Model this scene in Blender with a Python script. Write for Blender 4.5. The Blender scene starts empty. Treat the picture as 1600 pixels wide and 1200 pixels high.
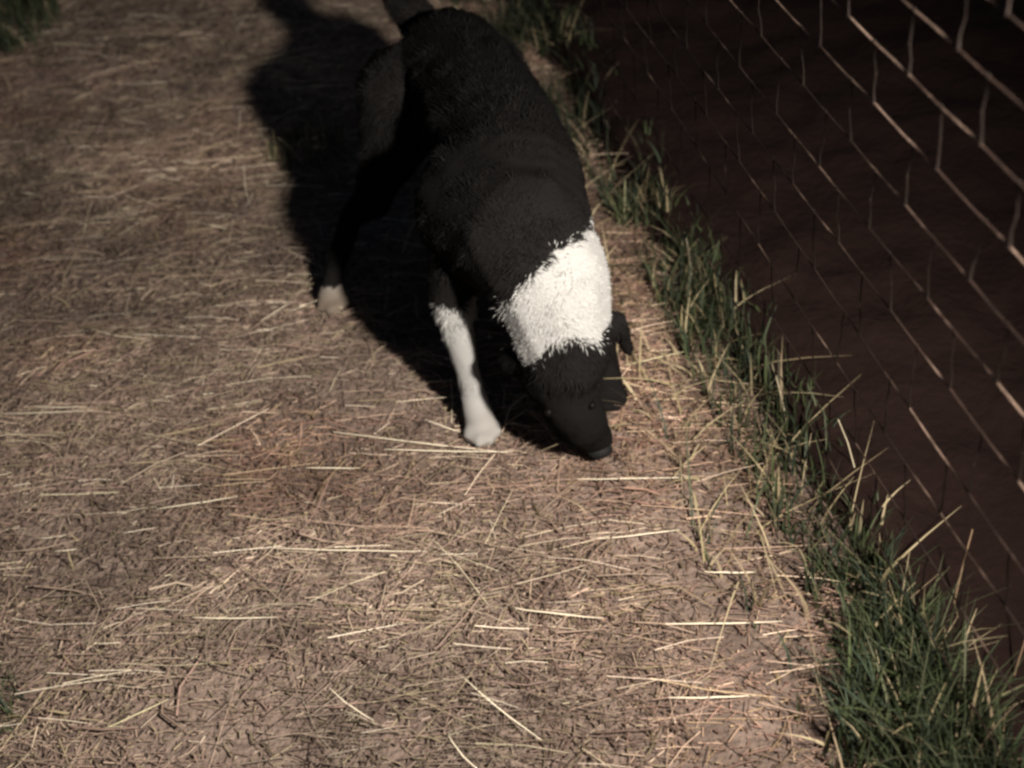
import bpy, bmesh, math, random
import numpy as np
from mathutils import Vector, Matrix

random.seed(7); rng = np.random.default_rng(7)
sc = bpy.context.scene
col = sc.collection

# ------------------------------------------------------------------ camera
cd = bpy.data.cameras.new('camera'); cam = bpy.data.objects.new('camera', cd); col.objects.link(cam)
CAM = Vector((0, 0, 1.4))
cam.matrix_world = Matrix(((0.98679, 0.16204, 0.0, CAM.x), (-0.10546, 0.64227, -0.75919, CAM.y),
                           (-0.12301, 0.74915, 0.65087, CAM.z), (0, 0, 0, 1)))
cd.sensor_width = 36; cd.lens = 45.0; cd.clip_start = 0.02; cd.clip_end = 500
cd.dof.use_dof = True; cd.dof.focus_distance = 1.75; cd.dof.aperture_fstop = 3.2
sc.camera = cam

# ------------------------------------------------------------------ night sky, faint moon
SUN_EL, SUN_AZ = math.radians(42), math.radians(150)
w = bpy.data.worlds.new('World'); sc.world = w; w.use_nodes = True
nt = w.node_tree; bg = nt.nodes['Background']
sky = nt.nodes.new('ShaderNodeTexSky'); sky.sky_type = 'NISHITA'; sky.sun_disc = False
sky.sun_elevation = SUN_EL; sky.sun_rotation = SUN_AZ
nt.links.new(sky.outputs[0], bg.inputs[0]); bg.inputs[1].default_value = 0.013
sd = bpy.data.lights.new('moon', 'SUN'); sd.energy = 0.03; sd.angle = math.radians(0.5); sd.color = (1, .95, .88)
so = bpy.data.objects.new('moon', sd); col.objects.link(so)
sdir = Vector((math.sin(SUN_AZ)*math.cos(SUN_EL), math.cos(SUN_AZ)*math.cos(SUN_EL), math.sin(SUN_EL)))
so.rotation_euler = sdir.to_track_quat('Z', 'Y').to_euler()

# hand torch carried at the right of the camera: the beam that lights the ground in the photograph
TORCH = Vector((0.53, 0.27, 1.22)); AIM = Vector((-0.50, 1.95, 0.0))
ld = bpy.data.lights.new('hand_torch_beam', 'SPOT'); ld.energy = 395; ld.color = (1.0, .92, .835)
ld.spot_size = math.radians(104); ld.spot_blend = 1.0; ld.shadow_soft_size = 0.036
lo = bpy.data.objects.new('hand_torch_beam', ld); col.objects.link(lo)
lo.location = TORCH; lo.rotation_euler = (TORCH-AIM).to_track_quat('Z', 'Y').to_euler()

sc.render.engine = 'CYCLES'
sc.view_settings.view_transform = 'Standard'; sc.view_settings.look = 'None'
sc.view_settings.exposure = 0.0; sc.view_settings.gamma = 1.0; sc.view_settings.use_curve_mapping = False
sc.cycles.filter_width = 2.8
sc.render.film_transparent = False

# ------------------------------------------------------------------ helpers
def tag(o, label=None, cat=None, group=None, kind=None):
    if label: o['label'] = label
    if cat: o['category'] = cat
    if group: o['group'] = group
    if kind: o['kind'] = kind
    return o

def link(name, me, mat=None, parent=None):
    o = bpy.data.objects.new(name, me); col.objects.link(o)
    if mat is not None and len(me.materials) == 0: me.materials.append(mat)
    if parent is not None: o.parent = parent
    return o

def empty(name, loc):
    o = bpy.data.objects.new(name, None); col.objects.link(o); o.location = loc; o.empty_display_size = .05
    return o

def np_mesh(name, V, F, C=None, smooth=False):
    """V (n,3), F (m,k) with k = 3 or 4, C (n,3) albedo per vertex"""
    V = np.asarray(V, np.float32); F = np.asarray(F, np.int32); k = F.shape[1]
    me = bpy.data.meshes.new(name)
    me.vertices.add(len(V)); me.vertices.foreach_set('co', V.ravel())
    me.loops.add(F.size); me.loops.foreach_set('vertex_index', F.ravel())
    me.polygons.add(len(F)); me.polygons.foreach_set('loop_start', np.arange(0, F.size, k, dtype=np.int32))
    me.polygons.foreach_set('loop_total', np.full(len(F), k, np.int32))
    if smooth: me.polygons.foreach_set('use_smooth', np.ones(len(F), bool))
    if C is not None:
        a = me.color_attributes.new('tint', 'FLOAT_COLOR', 'POINT')
        a.data.foreach_set('color', np.c_[C, np.ones(len(C))].astype(np.float32).ravel())
    me.update(calc_edges=True); me.validate()
    return me

def hash2(ix, iy, s):
    h = np.sin(ix*127.1 + iy*311.7 + s*74.7)*43758.5453
    return h - np.floor(h)
def vnoise(x, y, s=0):
    x = np.asarray(x, float); y = np.asarray(y, float)
    ix = np.floor(x); iy = np.floor(y); fx = x-ix; fy = y-iy
    fx = fx*fx*(3-2*fx); fy = fy*fy*(3-2*fy)
    a = hash2(ix, iy, s); b = hash2(ix+1, iy, s); c = hash2(ix, iy+1, s); d = hash2(ix+1, iy+1, s)
    return (a*(1-fx)+b*fx)*(1-fy)+(c*(1-fx)+d*fx)*fy
def fbm(x, y, s=0, o=4):
    t = 0; a = .5
    for k in range(o):
        t = t + a*vnoise(np.asarray(x)*2**k, np.asarray(y)*2**k, s+k); a *= .5
    return t
def height(x, y):                      # relief of the ground
    return (fbm(np.asarray(x)*2.2, np.asarray(y)*2.2, 3)-.48)*.05 + (fbm(np.asarray(x)*11, np.asarray(y)*11, 9, 3)-.45)*.022

FD = np.array([-0.11124, 0.99379]); FN = np.array([0.99379, 0.11124]); FK = 0.5487      # fence line: FN.p = FK
def fdist(x, y): return FN[0]*np.asarray(x)+FN[1]*np.asarray(y)-FK                       # > 0 beyond the fence
def fpt(a, off, z=0.0):
    p = FN*(FK+off)+FD*a
    return (p[0], p[1], z)

def mat(name, base=(.5, .5, .5), rough=.8, spec=.3, attr=None, metallic=0.0):
    m = bpy.data.materials.new(name); m.use_nodes = True
    b = m.node_tree.nodes['Principled BSDF']
    b.inputs['Base Color'].default_value = (*base, 1); b.inputs['Roughness'].default_value = rough
    b.inputs['Specular IOR Level'].default_value = spec; b.inputs['Metallic'].default_value = metallic
    if attr:
        n = m.node_tree.nodes.new('ShaderNodeAttribute'); n.attribute_name = attr
        m.node_tree.links.new(n.outputs['Color'], b.inputs['Base Color'])
    return m

def noise_mat(name, stops, scale, rough=.9, spec=.15, detail=8, bump=.3, bscale=60, dist=.02, scale2=None, metallic=0.0):
    """colour ramp over two object-space noises, fine bump"""
    m = mat(name, rough=rough, spec=spec, metallic=metallic); t = m.node_tree; N = t.nodes; L = t.links; b = N['Principled BSDF']
    tc = N.new('ShaderNodeTexCoord')
    n1 = N.new('ShaderNodeTexNoise'); n1.inputs['Scale'].default_value = scale; n1.inputs['Detail'].default_value = detail
    n1.inputs['Roughness'].default_value = .65
    L.new(tc.outputs['Object'], n1.inputs['Vector'])
    src = n1.outputs['Fac']
    if scale2:
        n2 = N.new('ShaderNodeTexNoise'); n2.inputs['Scale'].default_value = scale2; n2.inputs['Detail'].default_value = 6
        L.new(tc.outputs['Object'], n2.inputs['Vector'])
        mx = N.new('ShaderNodeMath'); mx.operation = 'MULTIPLY_ADD'; mx.inputs[1].default_value = .5
        h = N.new('ShaderNodeMath'); h.operation = 'MULTIPLY'; h.inputs[1].default_value = .5
        L.new(n2.outputs['Fac'], h.inputs[0]); L.new(src, mx.inputs[0]); L.new(h.outputs[0], mx.inputs[2]); src = mx.outputs[0]
    r = N.new('ShaderNodeValToRGB'); L.new(src, r.inputs[0])
    e = r.color_ramp.elements
    while len(e) < len(stops): e.new(.5)
    for q, (p, c) in zip(e, stops): q.position = p; q.color = (*c, 1)
    L.new(r.outputs[0], b.inputs['Base Color'])
    nb = N.new('ShaderNodeTexNoise'); nb.inputs['Scale'].default_value = bscale; nb.inputs['Detail'].default_value = 8
    L.new(tc.outputs['Object'], nb.inputs['Vector'])
    bp = N.new('ShaderNodeBump'); bp.inputs['Strength'].default_value = bump; bp.inputs['Distance'].default_value = dist
    L.new(nb.outputs['Fac'], bp.inputs['Height']); L.new(bp.outputs[0], b.inputs['Normal'])
    return m

M_ground = noise_mat('trodden_earth', [(.30, (.05, .036, .029)), (.45, (.105, .076, .061)), (.56, (.165, .122, .099)), (.72, (.24, .185, .145))],
                     14, scale2=2.2, bump=.7, bscale=90)
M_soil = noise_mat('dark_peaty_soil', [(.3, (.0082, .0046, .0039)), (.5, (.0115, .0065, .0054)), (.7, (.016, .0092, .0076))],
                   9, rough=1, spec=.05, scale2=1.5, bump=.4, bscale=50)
M_straw = mat('straw', rough=.5, spec=.4, attr='tint')
M_litter = mat('straw_litter', rough=.5, spec=.4, attr='tint')
M_grass = mat('grass_blades', rough=.6, spec=.2, attr='tint')
M_wire = noise_mat('rusty_wire_painted_glints', [(.40, (.016, .010, .008)), (.52, (.045, .028, .022)), (.66, (.36, .25, .19))],
                   6, rough=.6, spec=.25, bump=.2, bscale=300, dist=.001, metallic=.1)  # rust tones; the palest stop paints broken glints into the colour
M_stay = noise_mat('dim_rusty_wire_painted_glints', [(.50, (.012, .008, .0065)), (.60, (.020, .013, .010)), (.70, (.24, .16, .12))],
                   7, rough=.6, spec=.2, bump=.2, bscale=300, dist=.001, metallic=.1)  # copy for uprights, dimmed in colour so few catch light; pale stop paints glints
M_fur = mat('fur', rough=.8, spec=.035, attr='tint')
M_skin = mat('fur_underneath', rough=1, spec=.02, attr='tint')
M_nose = mat('black_nose', (.006, .006, .006), rough=.7, spec=.12)
M_eye = mat('dark_eye', (.003, .0025, .0025), rough=.5, spec=.05)

# ------------------------------------------------------------------ ground
def axis(lo, hi, step, far):
    mid = np.arange(lo, hi+1e-6, step)
    g = []; d = step
    while sum(g) < far: d *= 1.35; g.append(d)
    out = np.cumsum(g)
    return np.r_[lo-out[::-1], mid, hi+out]
def sheet(xs, ys, zf):
    X, Y = np.meshgrid(xs, ys, indexing='ij'); Z = zf(X, Y)
    n, m = X.shape; i = np.arange(n*m).reshape(n, m)
    F = np.stack([i[:-1, :-1], i[1:, :-1], i[1:, 1:], i[:-1, 1:]], -1).reshape(-1, 4)
    return np.stack([X, Y, Z], -1).reshape(-1, 3), F
V, F = sheet(axis(-2.2, 1.6, .016, 120), axis(.2, 4.6, .016, 120), lambda X, Y: height(X, Y)-.10*np.clip(fdist(X, Y)/.15, 0, 1))
tag(link('ground', np_mesh('ground', V, F, smooth=True), M_ground), kind='structure', label='trodden brown earth under the straw')
# bare dark soil beyond the fence, falling gently away from it
def soilz(S, A):
    P = FN[None, None, :]*(FK+S[..., None])+FD[None, None, :]*A[..., None]
    z = height(P[..., 0], P[..., 1])*.5 + .02 + (fbm(S*14, A*14, 21, 5)-.45)*.05
    edge = np.clip((S+.055+.07*np.clip((A-1.45)/.5, 0, 1)-.05*fbm(A*5, A*0, 5))/.08, -1, 1)
    return z - .06*(1-np.clip(edge, 0, 1)) - .0*S
ss = np.r_[np.arange(-.2, 1.6, .025), 1.6+np.cumsum(.05*1.4**np.arange(20))]
aa = np.r_[-(np.cumsum(.05*1.4**np.arange(20)))[::-1], np.arange(0, 4.2, .025), 4.2+np.cumsum(.05*1.4**np.arange(20))]
S, A = np.meshgrid(ss, aa, indexing='ij'); Z = soilz(S, A)
n_, m_ = S.shape; ii = np.arange(n_*m_).reshape(n_, m_)
F = np.stack([ii[:-1, :-1], ii[:-1, 1:], ii[1:, 1:], ii[1:, :-1]], -1).reshape(-1, 4)[:, ::-1]
P = FN[None, None, :]*(FK+S[..., None])+FD[None, None, :]*A[..., None]
V = np.concatenate([P, Z[..., None]], -1).reshape(-1, 3)
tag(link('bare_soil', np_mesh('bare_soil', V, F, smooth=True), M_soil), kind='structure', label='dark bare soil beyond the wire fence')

# ------------------------------------------------------------------ straw litter (uncountable) 
def prisms(P0, D, L, W, bend, tint, segs=2, flat=.6):
    """bent tapering three-sided straws: P0 start, D unit direction, bend offset vector at the middle"""
    N = len(P0); up = np.tile([0., 0, 1.], (N, 1))
    S = np.cross(D, up); S /= np.linalg.norm(S, axis=1, keepdims=True)+1e-9
    T = np.cross(S, D)
    rings = []
    for k in range(segs+1):
        t = k/segs
        c = P0 + D*(L*t)[:, None] + bend*(4*t*(1-t))
        for a in (90, 210, 330):
            r = W*(1-.25*t)
            rings.append(c + S*(r*math.cos(math.radians(a)))[:, None] + T*(r*flat*math.sin(math.radians(a)))[:, None])
    V = np.stack(rings, 1)                                  # N, 3*(segs+1), 3
    nv = 3*(segs+1); f = []
    for k in range(segs):
        for j in range(3):
            a, b = 3*k+j, 3*k+(j+1) % 3
            f += [(a, b, b+3, a+3)]
    F = (np.arange(N)[:, None, None]*nv + np.array(f)[None]).reshape(-1, 4)
    C = np.repeat(tint[:, None, :], nv, 1).reshape(-1, 3)
    return V.reshape(-1, 3), F, C

def merge(parts):
    Vs, Fs, Cs, o = [], [], [], 0
    for V, F, C in parts:
        Vs.append(V); Fs.append(F+o); Cs.append(C); o += len(V)
    return np.concatenate(Vs), np.concatenate(Fs), np.concatenate(Cs)

PAL = np.array([(.22, .16, .122), (.178, .126, .097), (.26, .197, .148), (.135, .093, .073), (.31, .246, .182), (.23, .188, .115), (.205, .137, .11)])
def straw_points(n, ymin=.45, ymax=4.6):
    x = rng.uniform(-2.1, .62, n*2); y = rng.uniform(ymin, ymax, n*2)
    d = fdist(x, y)
    dens = np.clip((fbm(x*4.1, y*4.1, 40, 4)-.13)*2.2, .35, 1)
    ok = (d < -.02+.0*x) & (rng.random(n*2) < dens)
    ok &= rng.random(n*2) < np.clip((-d+.06)/.12, .4, 1)
    return x[ok][:n], y[ok][:n]
def straw_batch(n, lmin, lmax, wmin, wmax, bias, lift, tintscale, segs, pal=PAL, jit=.25, bk=.085):
    x, y = straw_points(n); n = len(x)
    th = np.where(rng.random(n) < bias, rng.normal(-.17, .17, n), rng.uniform(-math.pi, math.pi, n))
    pit = rng.normal(0.0, .10, n)
    L = lmin+(lmax-lmin)*rng.random(n)**2.2
    D = np.stack([np.cos(th)*np.cos(pit), np.sin(th)*np.cos(pit), np.sin(pit)], 1)
    z = height(x, y)+rng.uniform(.001, lift, n)+np.abs(np.sin(pit))*L*.4
    P0 = np.stack([x, y, z], 1)-D*(L*.5)[:, None]
    W = rng.uniform(wmin, wmax, n)
    bend = rng.normal(0, 1, (n, 3))*(L*bk)[:, None]; bend[:, 2] = np.abs(bend[:, 2])*.5
    t = pal[rng.integers(0, len(pal), n)]*(tintscale*rng.uniform(1-jit, 1+jit, n))[:, None]
    t = t*np.clip(.20+1.65*fbm(x*5.0, y*7.5, 88, 4), .45, 1.5)[:, None]                        # uneven weathering
    red = np.clip((fbm(x*2.6, y*2.6, 71, 3)-.5)*5, 0, 1)[:, None]          # redder trodden patches
    red = np.clip(red + np.clip((x[:, None]+.15)*2, 0, .7), 0, 1)
    t = t*(1-red*.6)+t*red*.6*np.array([[.98, .74, .66]])
    return prisms(P0, D, L, W, bend, t, segs)
parts = [straw_batch(110000, .003, .014, .0008, .0024, .15, .008, .78, 1, jit=.5),
         straw_batch(420, .03, .11, .0018, .0030, .5, .016, 1.25, 2),
         straw_batch(95000, .008, .035, .0007, .0018, .22, .009, .95, 1, jit=.4),
         straw_batch(22000, .03, .13, .0005, .0014, .38, .016, .92, 2, jit=.4),
         straw_batch(3600, .04, .2, .0004, .0008, .72, .017, 1.75, 2, bk=.03),
         straw_batch(2300, .010, .16, .00035, .0007, .8, .024, 1.4, 2, bk=.025, pal=np.array([(.68, .60, .45), (.60, .54, .37), (.72, .64, .51)]))]
tag(link('straw_litter', np_mesh('straw_litter', *merge(parts)), M_litter), 'thick litter of chopped brownish straw covering the trodden ground', 'straw', kind='stuff')

# upright stubble among the litter
def blades(P0, Ls, W, lean, tint, segs=4, curl=.5):
    """grass blades: flat, tapering, bending over in the lean direction"""
    N = len(P0)
    az = rng.uniform(0, 2*math.pi, N); side = np.stack([np.cos(az), np.sin(az), np.zeros(N)], 1)
    ring = []
    for k in range(segs+1):
        t = k/segs
        up = Ls*t*(1-.28*curl*t)
        c = P0 + np.stack([lean[:, 0]*t**1.8, lean[:, 1]*t**1.8, up], 1)
        wdt = W*(1-t**1.6)+.0002
        fold = np.cross(side, [0, 0, 1])*(wdt*.35)[:, None]
        ring += [c-side*wdt[:, None], c+fold, c+side*wdt[:, None]]
    V = np.stack(ring, 1); nv = V.shape[1]; f = []
    for k in range(segs):
        for j in (0, 1): f.append((3*k+j, 3*k+j+1, 3*k+j+4, 3*k+j+3))
    F = (np.arange(N)[:, None, None]*nv+np.array(f)[None]).reshape(-1, 4)
    shade = np.repeat(tint[:, None, :], nv, 1).reshape(-1, 3)
    return V.reshape(-1, 3), F, shade
GREEN = np.array([(.032, .042, .019), (.025, .034, .016), (.042, .053, .022), (.025, .035, .022), (.056, .060, .034)])
DRY = np.array([(.22, .18, .10), (.17, .13, .08), (.28, .23, .14)])
def grass(x, y, hmin, hmax, wmin=.0012, wmax=.0028, lean=.6, dry=.06, z=None, ldir=(0, 0), pal=GREEN):
    n = len(x)
    L = rng.uniform(hmin, hmax, n)
    a = rng.uniform(0, 2*math.pi, n); l = L*lean*rng.random(n)
    ln = np.stack([np.cos(a)*l+ldir[0]*L, np.sin(a)*l+ldir[1]*L], 1)
    t = pal[rng.integers(0, len(pal), n)]*rng.uniform(.7, 1.35, n)[:, None]
    dr = rng.random(n) < dry; t[dr] = DRY[rng.integers(0, 3, dr.sum())]
    zz = height(x, y)-.004 if z is None else z
    return blades(np.stack([x, y, zz], 1), L, rng.uniform(wmin, wmax, n), ln, t)

x, y = straw_points(3200)
tag(link('stubble', np_mesh('stubble', *grass(x, y, .01, .055, .0008, .0015, lean=.9, pal=PAL*.6, dry=.15)), M_grass),
    'short brown stubble sticking up through the straw', 'stubble', kind='stuff')

# grass along the foot of the fence
def strip(n, a0, a1, o0, o1, hmin, hmax, **k):
    a = rng.uniform(a0, a1, n*2); o = rng.uniform(o0, o1, n*2)
    keep = rng.random(n*2) < np.clip((fbm(a*5, o*5, 33, 3)-.30)*4, .03, 1)
    a = a[keep][:n]; o = o[keep][:n]
    p = FN[None]*(FK+o)[:, None]+FD[None]*a[:, None]
    return grass(p[:, 0], p[:, 1], hmin, hmax, **k)
parts = [strip(2400, .30, 1.06, -.17, .035, .05, .15, ldir=(-.05, -.1)),
         strip(1300, .45, .95, -.14, .03, .08, .19, ldir=(-.03, -.05)),
         strip(430, 1.04, 1.8, -.085, .03, .04, .12, dry=.08),
         strip(350, 1.6, 2.2, -.08, .03, .04, .12, dry=.12),
         strip(2600, 2.2, 3.6, -.22, .0, .04, .13, dry=.03, pal=GREEN*.55),  # far grass: weaker light painted in as a darker green
         strip(700, .3, 3.4, -.2, .03, .03, .10, lean=2.4, dry=.85),
         strip(1200, .2, 4.5, .0, .08, .03, .09)]
tag(link('fence_grass', np_mesh('fence_grass', *merge(parts)), M_grass),
    'dark green grass growing along the foot of the wire fence', 'grass', kind='stuff')

def tuft(cx, cy, rad, n, hmin, hmax, label, **k):
    r = rad*np.sqrt(rng.random(n)); a = rng.uniform(0, 2*math.pi, n)
    x = cx+r*np.cos(a); y = cy+r*np.sin(a)
    V, F, C = grass(x, y, hmin, hmax, **k)
    base = np.array([cx, cy, float(height(cx, cy))])
    o = link('grass_tuft', np_mesh('grass_tuft', V-base, F, C), M_grass); o.location = base
    return tag(o, label, 'grass tuft', 'tufts of grass in the straw')
tuft(-.36, 2.52, .09, 160, .03, .08, 'small green tuft of grass behind the white hind paw of the dog', dry=.3)
tuft(.30, 2.05, .06, 170, .05, .12, 'loose green tuft to the right of the dog, before the fence', dry=.3)
tuft(-1.30, 3.45, .24, 1100, .05, .13, 'dark green clump of grass in the far left corner', dry=.03)
tuft(-.80, 1.12, .07, 160, .02, .06, 'low green tuft at the lower left edge', dry=.2)

# ------------------------------------------------------------------ wire fence
def tube(pts, r, sides=6):
    pts = [Vector(p) for p in pts]; V = []; F = []
    for i, p in enumerate(pts):
        t = (pts[min(i+1, len(pts)-1)]-pts[max(i-1, 0)]).normalized()
        s = t.cross(Vector((0, 0, 1)) if abs(t.z) < .9 else Vector((1, 0, 0))).normalized(); u = s.cross(t)
        rr = r[i] if isinstance(r, (list, tuple)) else r
        for k in range(sides):
            a = 2*math.pi*k/sides; V.append(p+s*(rr*math.cos(a))+u*(rr*math.sin(a)))
    for i in range(len(pts)-1):
        for k in range(sides):
            F.append((i*sides+k, i*sides+(k+1) % sides, (i+1)*sides+(k+1) % sides, (i+1)*sides+k))
    return V, F
def tube_mesh(name, pts, r, sides=6, tint=None):
    V, F = tube(pts, r, sides)
    C = None if tint is None else np.tile(tint, (len(V), 1))
    return np_mesh(name, np.array([tuple(v) for v in V]), F, C, smooth=True)

fence = empty('wire_fence', (FN[0]*FK, FN[1]*FK, 0))
tag(fence, 'rusty wire mesh fence with staggered upright wires beside the grass', 'fence')
base = Vector(fence.location)
WZ = [.032, .114, .212, .308, .391, .475, .553, .629, .700, .769, .834, .896, .956]
PITCH = .14
def wob(a, i): return .003*math.sin(a*4+i*2.1), .0022*math.sin(a*4.3+i*1.7)
A0, A1 = .50, 3.62
for i, z in enumerate(WZ):
    pts = []
    for a in np.arange(A0-.05, A1+.05, .035):
        off, dz = wob(a, i)
        kink = .0008*math.cos(2*math.pi*(a-.063*(i % 2)-.005)/PITCH)
        pts.append(Vector(fpt(a, off, z+dz+kink))-base)
    link('horizontal_wire', tube_mesh('horizontal_wire', pts, .0011, 5), M_wire, fence)
# two bodies of upright wire, shared; each hangs between two horizontal wires
stay_me = [tube_mesh('upright_wire', [(0, 0, 0), (.001*s, .001, .25), (.0015, -.001*s, .5), (.0005, .001*s, .75), (0, 0, .97), (0, 0, 1)], [.0019, .0010, .0009, .0009, .0010, .0019], 5) for s in (1, -1)]
for m in stay_me: m.materials.append(M_stay)
for i in range(len(WZ)-1):
    # phase measured in the photograph: rows shift by half a pitch, one row after the other
    ph = [.966, .893][i % 2] + .012*math.sin(i*1.7)
    k0 = math.ceil((A0-ph)/PITCH)
    for k in range(k0, k0+25):
        a = ph+k*PITCH
        if a > A1: break
        o0, d0 = wob(a, i); o1, d1 = wob(a, i+1)
        o = link('upright_wire', stay_me[k % 2], None, fence)
        p0 = Vector(fpt(a, o0, WZ[i]+d0-.0015))-base; p1 = Vector(fpt(a+random.uniform(-.006, .006), o1, WZ[i+1]+d1+.0015))-base
        d = p1-p0
        q = d.to_track_quat('Z', 'Y')
        o.matrix_local = Matrix.Translation(p0) @ q.to_matrix().to_4x4() @ Matrix.Diagonal((1, 1, d.length, 1))

# pale dead stalks standing at the fence foot
def stalk(px, py, h, lean, label, r=.0016, tint=(.42, .36, .25)):
    z0 = float(height(px, py))-.01
    pts = [(0, 0, 0), (lean[0]*.2, lean[1]*.2, h*.35), (lean[0]*.55, lean[1]*.55, h*.7), (lean[0], lean[1], h)]
    o = link('dead_stalk', tube_mesh('dead_stalk', pts, [r, r*.9, r*.8, r*.6], 5, tint), M_straw)
    o.location = (px, py, z0)
    return tag(o, label, 'grass stalk', 'dead stalks along the fence')
stalk(.345, 1.80, .105, (-.005, .02), 'short pale stalk at the tip of the grass right of the dog')
stalk(.262, 2.03, .10, (.01, .02), 'pale stalk in the loose tuft right of the dog', tint=(.36, .34, .2))
stalk(.41, 1.42, .13, (-.02, .02), 'pale bent stalk halfway along the fence grass')
stalk(.478, 1.28, .12, (-.025, .03), 'thin upright stalk just beyond the fence', r=.0013)
stalk(.52, 1.02, .15, (.02, .02), 'brown curved stalk leaning on the fence wires low on the right', tint=(.2, .13, .08))
stalk(.55, .90, .14, (.03, .03), 'brown forked stalk in the lower right corner beyond the fence', tint=(.17, .11, .07))

# ------------------------------------------------------------------ dog
DOG = Vector((0.0, 1.72, 0.0))
def smooth_body():
    bm = bmesh.new()
    def ball(c, r, s=(1, 1, 1), rot=None):
        m = Matrix.Translation(Vector(c))
        if rot: m = m @ rot.to_4x4()
        m = m @ Matrix.Diagonal((r*s[0], r*s[1], r*s[2], 1))
        bmesh.ops.create_uvsphere(bm, u_segments=20, v_segments=12, radius=1, matrix=m)
    def limb(chain):
        for (p, r), (q, t) in zip(chain[:-1], chain[1:]):
            p = Vector(p); q = Vector(q); n = max(3, int((q-p).length/(min(r, t)*.2)))
            for k in range(n+1):
                f = k/n; bmesh.ops.create_icosphere(bm, subdivisions=2, radius=r+(t-r)*f, matrix=Matrix.Translation(p.lerp(q, f)))
    # trunk: deep chest narrowing to the loin
    limb([((-.016, 2.11, .375), .080), ((-.012, 2.02, .385), .102), ((.018, 1.88, .392), .100), ((.040, 1.74, .388), .104), ((.048, 1.60, .382), .110), ((.050, 1.52, .376), .105)])
    limb([((.005, 1.60, .37), .11), ((.045, 1.485, .395), .095), ((.075, 1.440, .345), .088), ((.082, 1.415, .285), .074), ((.081, 1.402, .235), .066)])
    # head: skull, cheeks, muzzle pointing at the ground
    ball((.070, 1.408, .208), .060, (1.02, .95, 1.0))
    limb([((.071, 1.400, .205), .054), ((.080, 1.396, .150), .046), ((.092, 1.404, .105), .042), ((.102, 1.416, .070), .034), ((.117, 1.424, .044), .025)])
    limb([((.074, 1.425, .165), .046), ((.098, 1.428, .085), .033)])
    # drop ears
    for sx in (-1, 1):
        e0 = Vector((.072+sx*.050, 1.414, .232)); e1 = e0+(Vector((.040, .022, .022)) if sx > 0 else Vector((-.020, .018, -.014))); e2 = e0+(Vector((.056, .030, -.046)) if sx > 0 else Vector((-.024, .026, -.045)))
        limb([(e0, .017), (e1, .017), (e2, .009)])
    # forelegs
    limb([((-.024, 1.560, .37), .062), ((-.064, 1.560, .275), .040), ((-.070, 1.545, .215), .027), ((-.066, 1.545, .12), .0205), ((-.064, 1.548, .075), .0205), ((-.062, 1.538, .035), .026)])
    limb([((.075, 1.560, .36), .080), ((.105, 1.575, .27), .050), ((.135, 1.585, .20), .034), ((.150, 1.575, .11), .026), ((.152, 1.578, .07), .025), ((.153, 1.560, .035), .027)])
    # hind legs: knee forward, hock back
    limb([((-.098, 2.01, .36), .088), ((-.150, 1.97, .270), .046), ((-.190, 1.96, .200), .034), ((-.240, 2.010, .140), .022), ((-.285, 1.965, .070), .019), ((-.300, 1.945, .035), .022)])
    limb([((.030, 2.02, .355), .086), ((.060, 1.98, .265), .058), ((.070, 2.05, .19), .038), ((.075, 2.12, .135), .026), ((.075, 2.07, .065), .023), ((.075, 2.04, .035), .026)])
    # paws: pad and four toes each
    for (px, py, rz) in ((-.060, 1.522, .05), (.153, 1.545, -.1), (-.305, 1.932, .25), (.075, 2.02, 0)):
        z = float(height(px, py))*.5
        ball((px, py+.014, .022+z), .026, (1.0, 1.1, .8))
        for k, a in enumerate((-.85, -.28, .28, .85)):
            a += rz; rr = .034 if k in (1, 2) else .024
            ball((px+math.sin(a)*.030, py+.010-math.cos(a)*rr, .014+z), .0118, (1, 1.35, 1.05))
    # bushy tail carried up behind
    limb([((-.050, 2.14, .40), .034), ((-.080, 2.19, .46), .030), ((-.105, 2.22, .54), .032), ((-.125, 2.22, .63), .028), ((-.13, 2.20, .71), .014)])
    me = bpy.data.meshes.new('body_raw'); bm.to_mesh(me); bm.free()
    o = bpy.data.objects.new('body_raw', me); col.objects.link(o)
    r = o.modifiers.new('r', 'REMESH'); r.mode = 'VOXEL'; r.voxel_size = .0055
    s = o.modifiers.new('s', 'SMOOTH'); s.factor = .5; s.iterations = 10
    dg = bpy.context.evaluated_depsgraph_get(); ev = o.evaluated_get(dg)
    out = bpy.data.meshes.new_from_object(ev)
    bpy.data.objects.remove(o); bpy.data.meshes.remove(me)
    return out

def white_mask(P):
    """1 where the coat is white: collar and shoulder, chest, right foreleg, toes of the right hind foot"""
    x, y, z = P[:, 0], P[:, 1], P[:, 2]
    n = (fbm(x*38+z*17, y*38-z*23, 55, 3)-.45)*.035
    # collar: band round the neck between withers and skull, along the neck axis
    a = np.array([.060, 1.470, .415]); b = np.array([.082, 1.398, .215]); ax = (b-a)/np.linalg.norm(b-a)
    t = (P-a)@ax + n*.6
    rad = np.linalg.norm((P-a)-((P-a)@ax)[:, None]*ax, axis=1)
    collar = (t > .022+.75*np.clip(.085-x, 0, 1)) & (t < .168) & (rad < .15) & (x > .004+n*.4) & (x < .158) & (y < 1.56) & ~((x > .132) & (z < .29))
    chest = (y+n < 1.475) & (z < .33) & (z > .255) & (x > .0) & (x < .07)
    leg = (x+n*.3 < -.030) & (z+n < .262) & (y < 1.62) & (y > 1.44)
    toe = (x < -.2) & (z+n < .040) & (y < 2.05)
    head = t > .146+1.1*np.clip(np.abs(x-.080)-.018, 0, .04)
    return ((collar | chest) & ~head) | leg | toe

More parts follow.
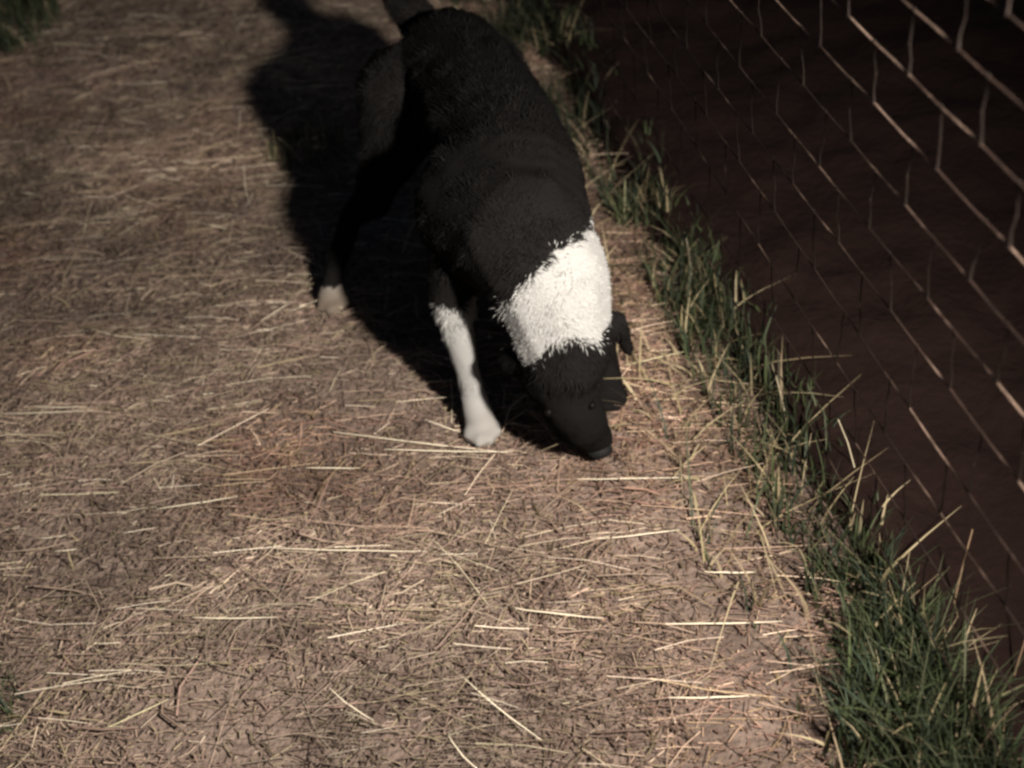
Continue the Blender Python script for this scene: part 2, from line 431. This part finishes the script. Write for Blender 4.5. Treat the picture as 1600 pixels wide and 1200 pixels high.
dog = empty('dog', DOG)
tag(dog, 'long-haired black and white dog sniffing the straw with its head down', 'dog')
bme = smooth_body(); bme.name = 'body'
nv = len(bme.vertices); P = np.empty(nv*3, np.float32); bme.vertices.foreach_get('co', P); P = P.reshape(-1, 3)
BLACK = np.array([.0066, .0060, .0057]); WHITE = np.array([.275, .272, .26])
wm = white_mask(P.astype(float))[:, None]
mudv = (np.clip((.085-P[:, 2:3])/.06, 0, 1)*np.where(P[:, :1] < -.2, .9, .25)).astype(float)
C = np.where(wm, WHITE*.85*(1-mudv)+np.array([.12, .092, .068])*mudv, BLACK)
a = bme.color_attributes.new('tint', 'FLOAT_COLOR', 'POINT'); a.data.foreach_set('color', np.c_[C, np.ones(nv)].astype(np.float32).ravel())
bme.transform(Matrix.Translation(-DOG)); bme.polygons.foreach_set('use_smooth', np.ones(len(bme.polygons), bool))
bme.materials.clear(); body = link('body', bme, M_skin, dog)

def fur():
    bme.calc_loop_triangles()
    T = np.empty(len(bme.loop_triangles)*3, np.int32); bme.loop_triangles.foreach_get('vertices', T); T = T.reshape(-1, 3)
    p = P[T].astype(float); nr = np.cross(p[:, 1]-p[:, 0], p[:, 2]-p[:, 0]); ar = np.linalg.norm(nr, axis=1)/2; nr /= (2*ar[:, None]+1e-12)
    N = 230000
    idx = rng.choice(len(T), N, p=ar/ar.sum())
    u = rng.random((N, 2)); fl = u.sum(1) > 1; u[fl] = 1-u[fl]
    q = p[idx, 0]+(p[idx, 1]-p[idx, 0])*u[:, :1]+(p[idx, 2]-p[idx, 0])*u[:, 1:]
    n = nr[idx]; x, y, z = q.T
    # length of hair by region
    L = np.full(N, .024)
    head = (y < 1.47) & (z < .235) & (x > .0); L[head] = .011
    ruff = white_mask(q) & (z > .2) & (y < 1.53) & (x > -.02); L[(y < 1.60) & (z > .25)] = .013; L[ruff] = .0095
    L[z < .24] = np.minimum(L[z < .24], .012)
    L[z < .07] = .005
    L[(y > 2.17) & (z > .4)] = .028
    L *= rng.uniform(.55, 1.3, N)*(.75+.5*vnoise(x*30, y*30+z*30, 61))
    # hair lies backwards along the trunk, downwards on the legs and sides
    flow = np.zeros((N, 3)); flow[:, 1] = .75; flow[:, 2] = -.55
    legm = z < .25; flow[legm] = (0, .15, -1)
    flow[head] = (0, .25, .9); flow[ruff] = (0, .5, -.3)
    cl = np.stack([vnoise(x*45+k*7, y*45+z*45, 60+k)-.5 for k in range(3)], 1)*np.where(ruff | head, .5, 1.1)[:, None]     # the coat lies in locks
    flow += cl + rng.normal(0, .16, (N, 3))
    fl_t = flow-n*(flow*n).sum(1, keepdims=True)
    d = fl_t*1.0+n*np.where(ruff, .15, .22)[:, None]; d /= np.linalg.norm(d, axis=1, keepdims=True)
    s = np.cross(d, n); s /= np.linalg.norm(s, axis=1, keepdims=True)+1e-9
    W = rng.uniform(.00035, .0008, N); W[L < .012] *= .7
    b = q-n*.002; m = b+d*(L*.55)[:, None]+n*(L*.06)[:, None]; e = b+d*L[:, None]-n*(L*.12)[:, None]+np.array([0, 0, -1.])*(L*.15)[:, None]
    V = np.stack([b-s*W[:, None], b+s*W[:, None], m-s*(W*.8)[:, None], m+s*(W*.8)[:, None], e], 1)
    F = (np.arange(N)[:, None, None]*5+np.array([(0, 1, 3), (0, 3, 2), (2, 3, 4)])[None]).reshape(-1, 3)
    wmk = white_mask(q+rng.normal(0, .0045, (N, 3)))[:, None]
    tint = np.where(wmk, WHITE, BLACK)*rng.uniform(.8, 1.2, (N, 1))
    mud = (np.clip((.075-z)/.06, 0, 1)*np.where(x < -.2, .85, .28))[:, None]                                       # muddy paws
    tint = np.where(wmk, tint*(1-mud)+np.array([.13, .10, .074])*mud, tint)
    spot = np.exp(-((q-np.array([.055, 1.385, .36]))**2).sum(1)/.009**2)[:, None]            # small grey fleck in the collar
    tint = np.where(wmk, tint*(1-.6*spot), tint)
    C = np.repeat(tint[:, None, :], 5, 1).reshape(-1, 3)
    return V.reshape(-1, 3)-np.array(DOG), F, C
fo = link('coat', np_mesh('coat', *fur()), M_fur, dog); fo['kind'] = 'stuff'
def blob(name, c, r, s, m):
    bm = bmesh.new(); bmesh.ops.create_icosphere(bm, subdivisions=3, radius=r)
    for v in bm.verts: v.co = Vector((v.co.x*s[0], v.co.y*s[1], v.co.z*s[2]))
    me = bpy.data.meshes.new(name); bm.to_mesh(me); bm.free(); me.polygons.foreach_set('use_smooth', np.ones(len(me.polygons), bool))
    o = link(name, me, m, dog); o.location = Vector(c)-DOG
    return o
blob('nose', (.116, 1.410, .032), .019, (1.05, .85, .7), M_nose)
blob('eye', (.045, 1.358, .172), .0062, (1, 1, 1), M_eye)
blob('eye', (.108, 1.360, .170), .0062, (1, 1, 1), M_eye)

# ------------------------------------------------------------------ single conspicuous straws lying on top
def straw(p, q, label, r=.0015, tint=(.66, .58, .42), bend=.004, lift=.018, cat='straw'):
    a = Vector((p[0], p[1], float(height(*p))+lift)); b = Vector((q[0], q[1], float(height(*q))+lift))
    c = (a+b)/2; d = b-a; s = d.cross(Vector((0, 0, 1))).normalized()
    pts = [a-c+d*t+s*(bend*4*t*(1-t)*random.choice((1, .8)))+Vector((0, 0, .003*math.sin(3*t))) for t in (0, .2, .4, .6, .8, 1)]
    o = link('straw', tube_mesh('straw', pts, [r*.5, r*.9, r, r, r*.8, r*.4], 5, tint), M_straw); o.location = c
    return tag(o, label, cat, 'pale straws lying on top of the litter')
STRAWS = [
    ((-0.887, 1.747), (-0.711, 1.715), 'lower long pale straw of the pair at the left edge', 0.0008, (.78, .69, .52)),
    ((-0.844, 1.756), (-0.731, 1.730), 'upper short bright straw of the pair at the left edge', 0.0008, (.78, .69, .52)),
    ((-0.344, 1.491), (-0.258, 1.475), 'bright level straw below and left of the white front paw', 0.0008, (.78, .69, .52)),
    ((-0.387, 1.324), (-0.163, 1.277), 'longest level straw in the middle of the foreground', 0.0008, (.78, .69, .52)),
    ((-0.301, 1.570), (-0.024, 1.462), 'long thin straw running under the white front paw', 0.0008, (.78, .69, .52)),
    ((-0.218, 1.507), (-0.016, 1.462), 'level straw just below the white front paw', 0.0008, (.78, .69, .52)),
    ((-0.148, 1.563), (-0.094, 1.525), 'short slanting straw touching the left of the white front paw', 0.0008, (.78, .69, .52)),
    ((-0.125, 1.046), (-0.036, 0.933), 'long slanting straw pointing down right at the bottom centre', 0.0008, (.78, .69, .52)),
    ((-0.307, 1.065), (-0.248, 1.001), 'short slanting straw at the bottom, left of the long slanting one', 0.0008, (.78, .69, .52)),
    ((-0.611, 1.061), (-0.526, 1.087), 'straw rising to the right near the lower left corner', 0.0008, (.62, .56, .34)),
    ((0.135, 1.083), (0.302, 1.048), 'level straw ending at the thick fence grass', 0.0008, (.78, .69, .52)),
    ((-0.049, 1.149), (0.071, 1.105), 'level straw in the foreground below the muzzle of the dog', 0.0008, (.78, .69, .52)),
    ((0.189, 1.598), (0.290, 1.611), 'yellowish straw rising to the right beside the head of the dog', 0.0008, (.62, .56, .34)),
    ((0.129, 0.962), (0.240, 0.940), 'level straw at the lower right next to the grass', 0.0008, (.78, .69, .52)),
    ((-0.500, 2.497), (-0.480, 2.328), 'thin straw pointing away, left of the hind leg of the dog', 0.0008, (.78, .69, .52)),
    ((-0.658, 2.567), (-0.608, 2.534), 'short bright straw in the far litter left of the dog', 0.0008, (.78, .69, .52)),
    ((-0.570, 2.280), (-0.523, 2.254), 'short bright straw left of the hind paw of the dog', 0.0008, (.78, .69, .52)),
    ((-0.994, 2.519), (-0.966, 2.505), 'tiny bright straw near the left edge, far from the dog', 0.0008, (.78, .69, .52)),
    ((-0.153, 0.961), (-0.118, 0.901), 'slanting straw cut off by the bottom edge', 0.0008, (.78, .69, .52)),
    ((-0.579, 1.449), (-0.450, 1.447), 'thin straw rising gently to the right, left of centre', 0.0008, (.78, .69, .52)),
    ((-0.764, 1.433), (-0.719, 1.428), 'upper of two short bright straws near the left edge', 0.0008, (.78, .69, .52)),
    ((-0.731, 1.394), (-0.695, 1.390), 'lower of two short bright straws near the left edge', 0.0008, (.78, .69, .52)),
    ((-0.438, 1.918), (-0.385, 1.951), 'pale straw bent in the litter below the white hind paw', 0.0008, (.78, .69, .52)),
    ((-0.504, 1.221), (-0.381, 1.199), 'thin level straw in the left foreground', 0.0008, (.78, .69, .52)),
    ((0.088, 1.248), (0.203, 1.233), 'thin level straw in front of the muzzle, nearer the grass', 0.0008, (.78, .69, .52)),
    ((0.221, 1.153), (0.289, 1.137), 'short level straw close to the fence grass', 0.0008, (.78, .69, .52)),
    ((0.075, 1.386), (0.242, 1.337), 'faint long straw just below the nose of the dog', 0.0008, (.78, .69, .52)),
]
for s_ in STRAWS:
    straw(*s_)
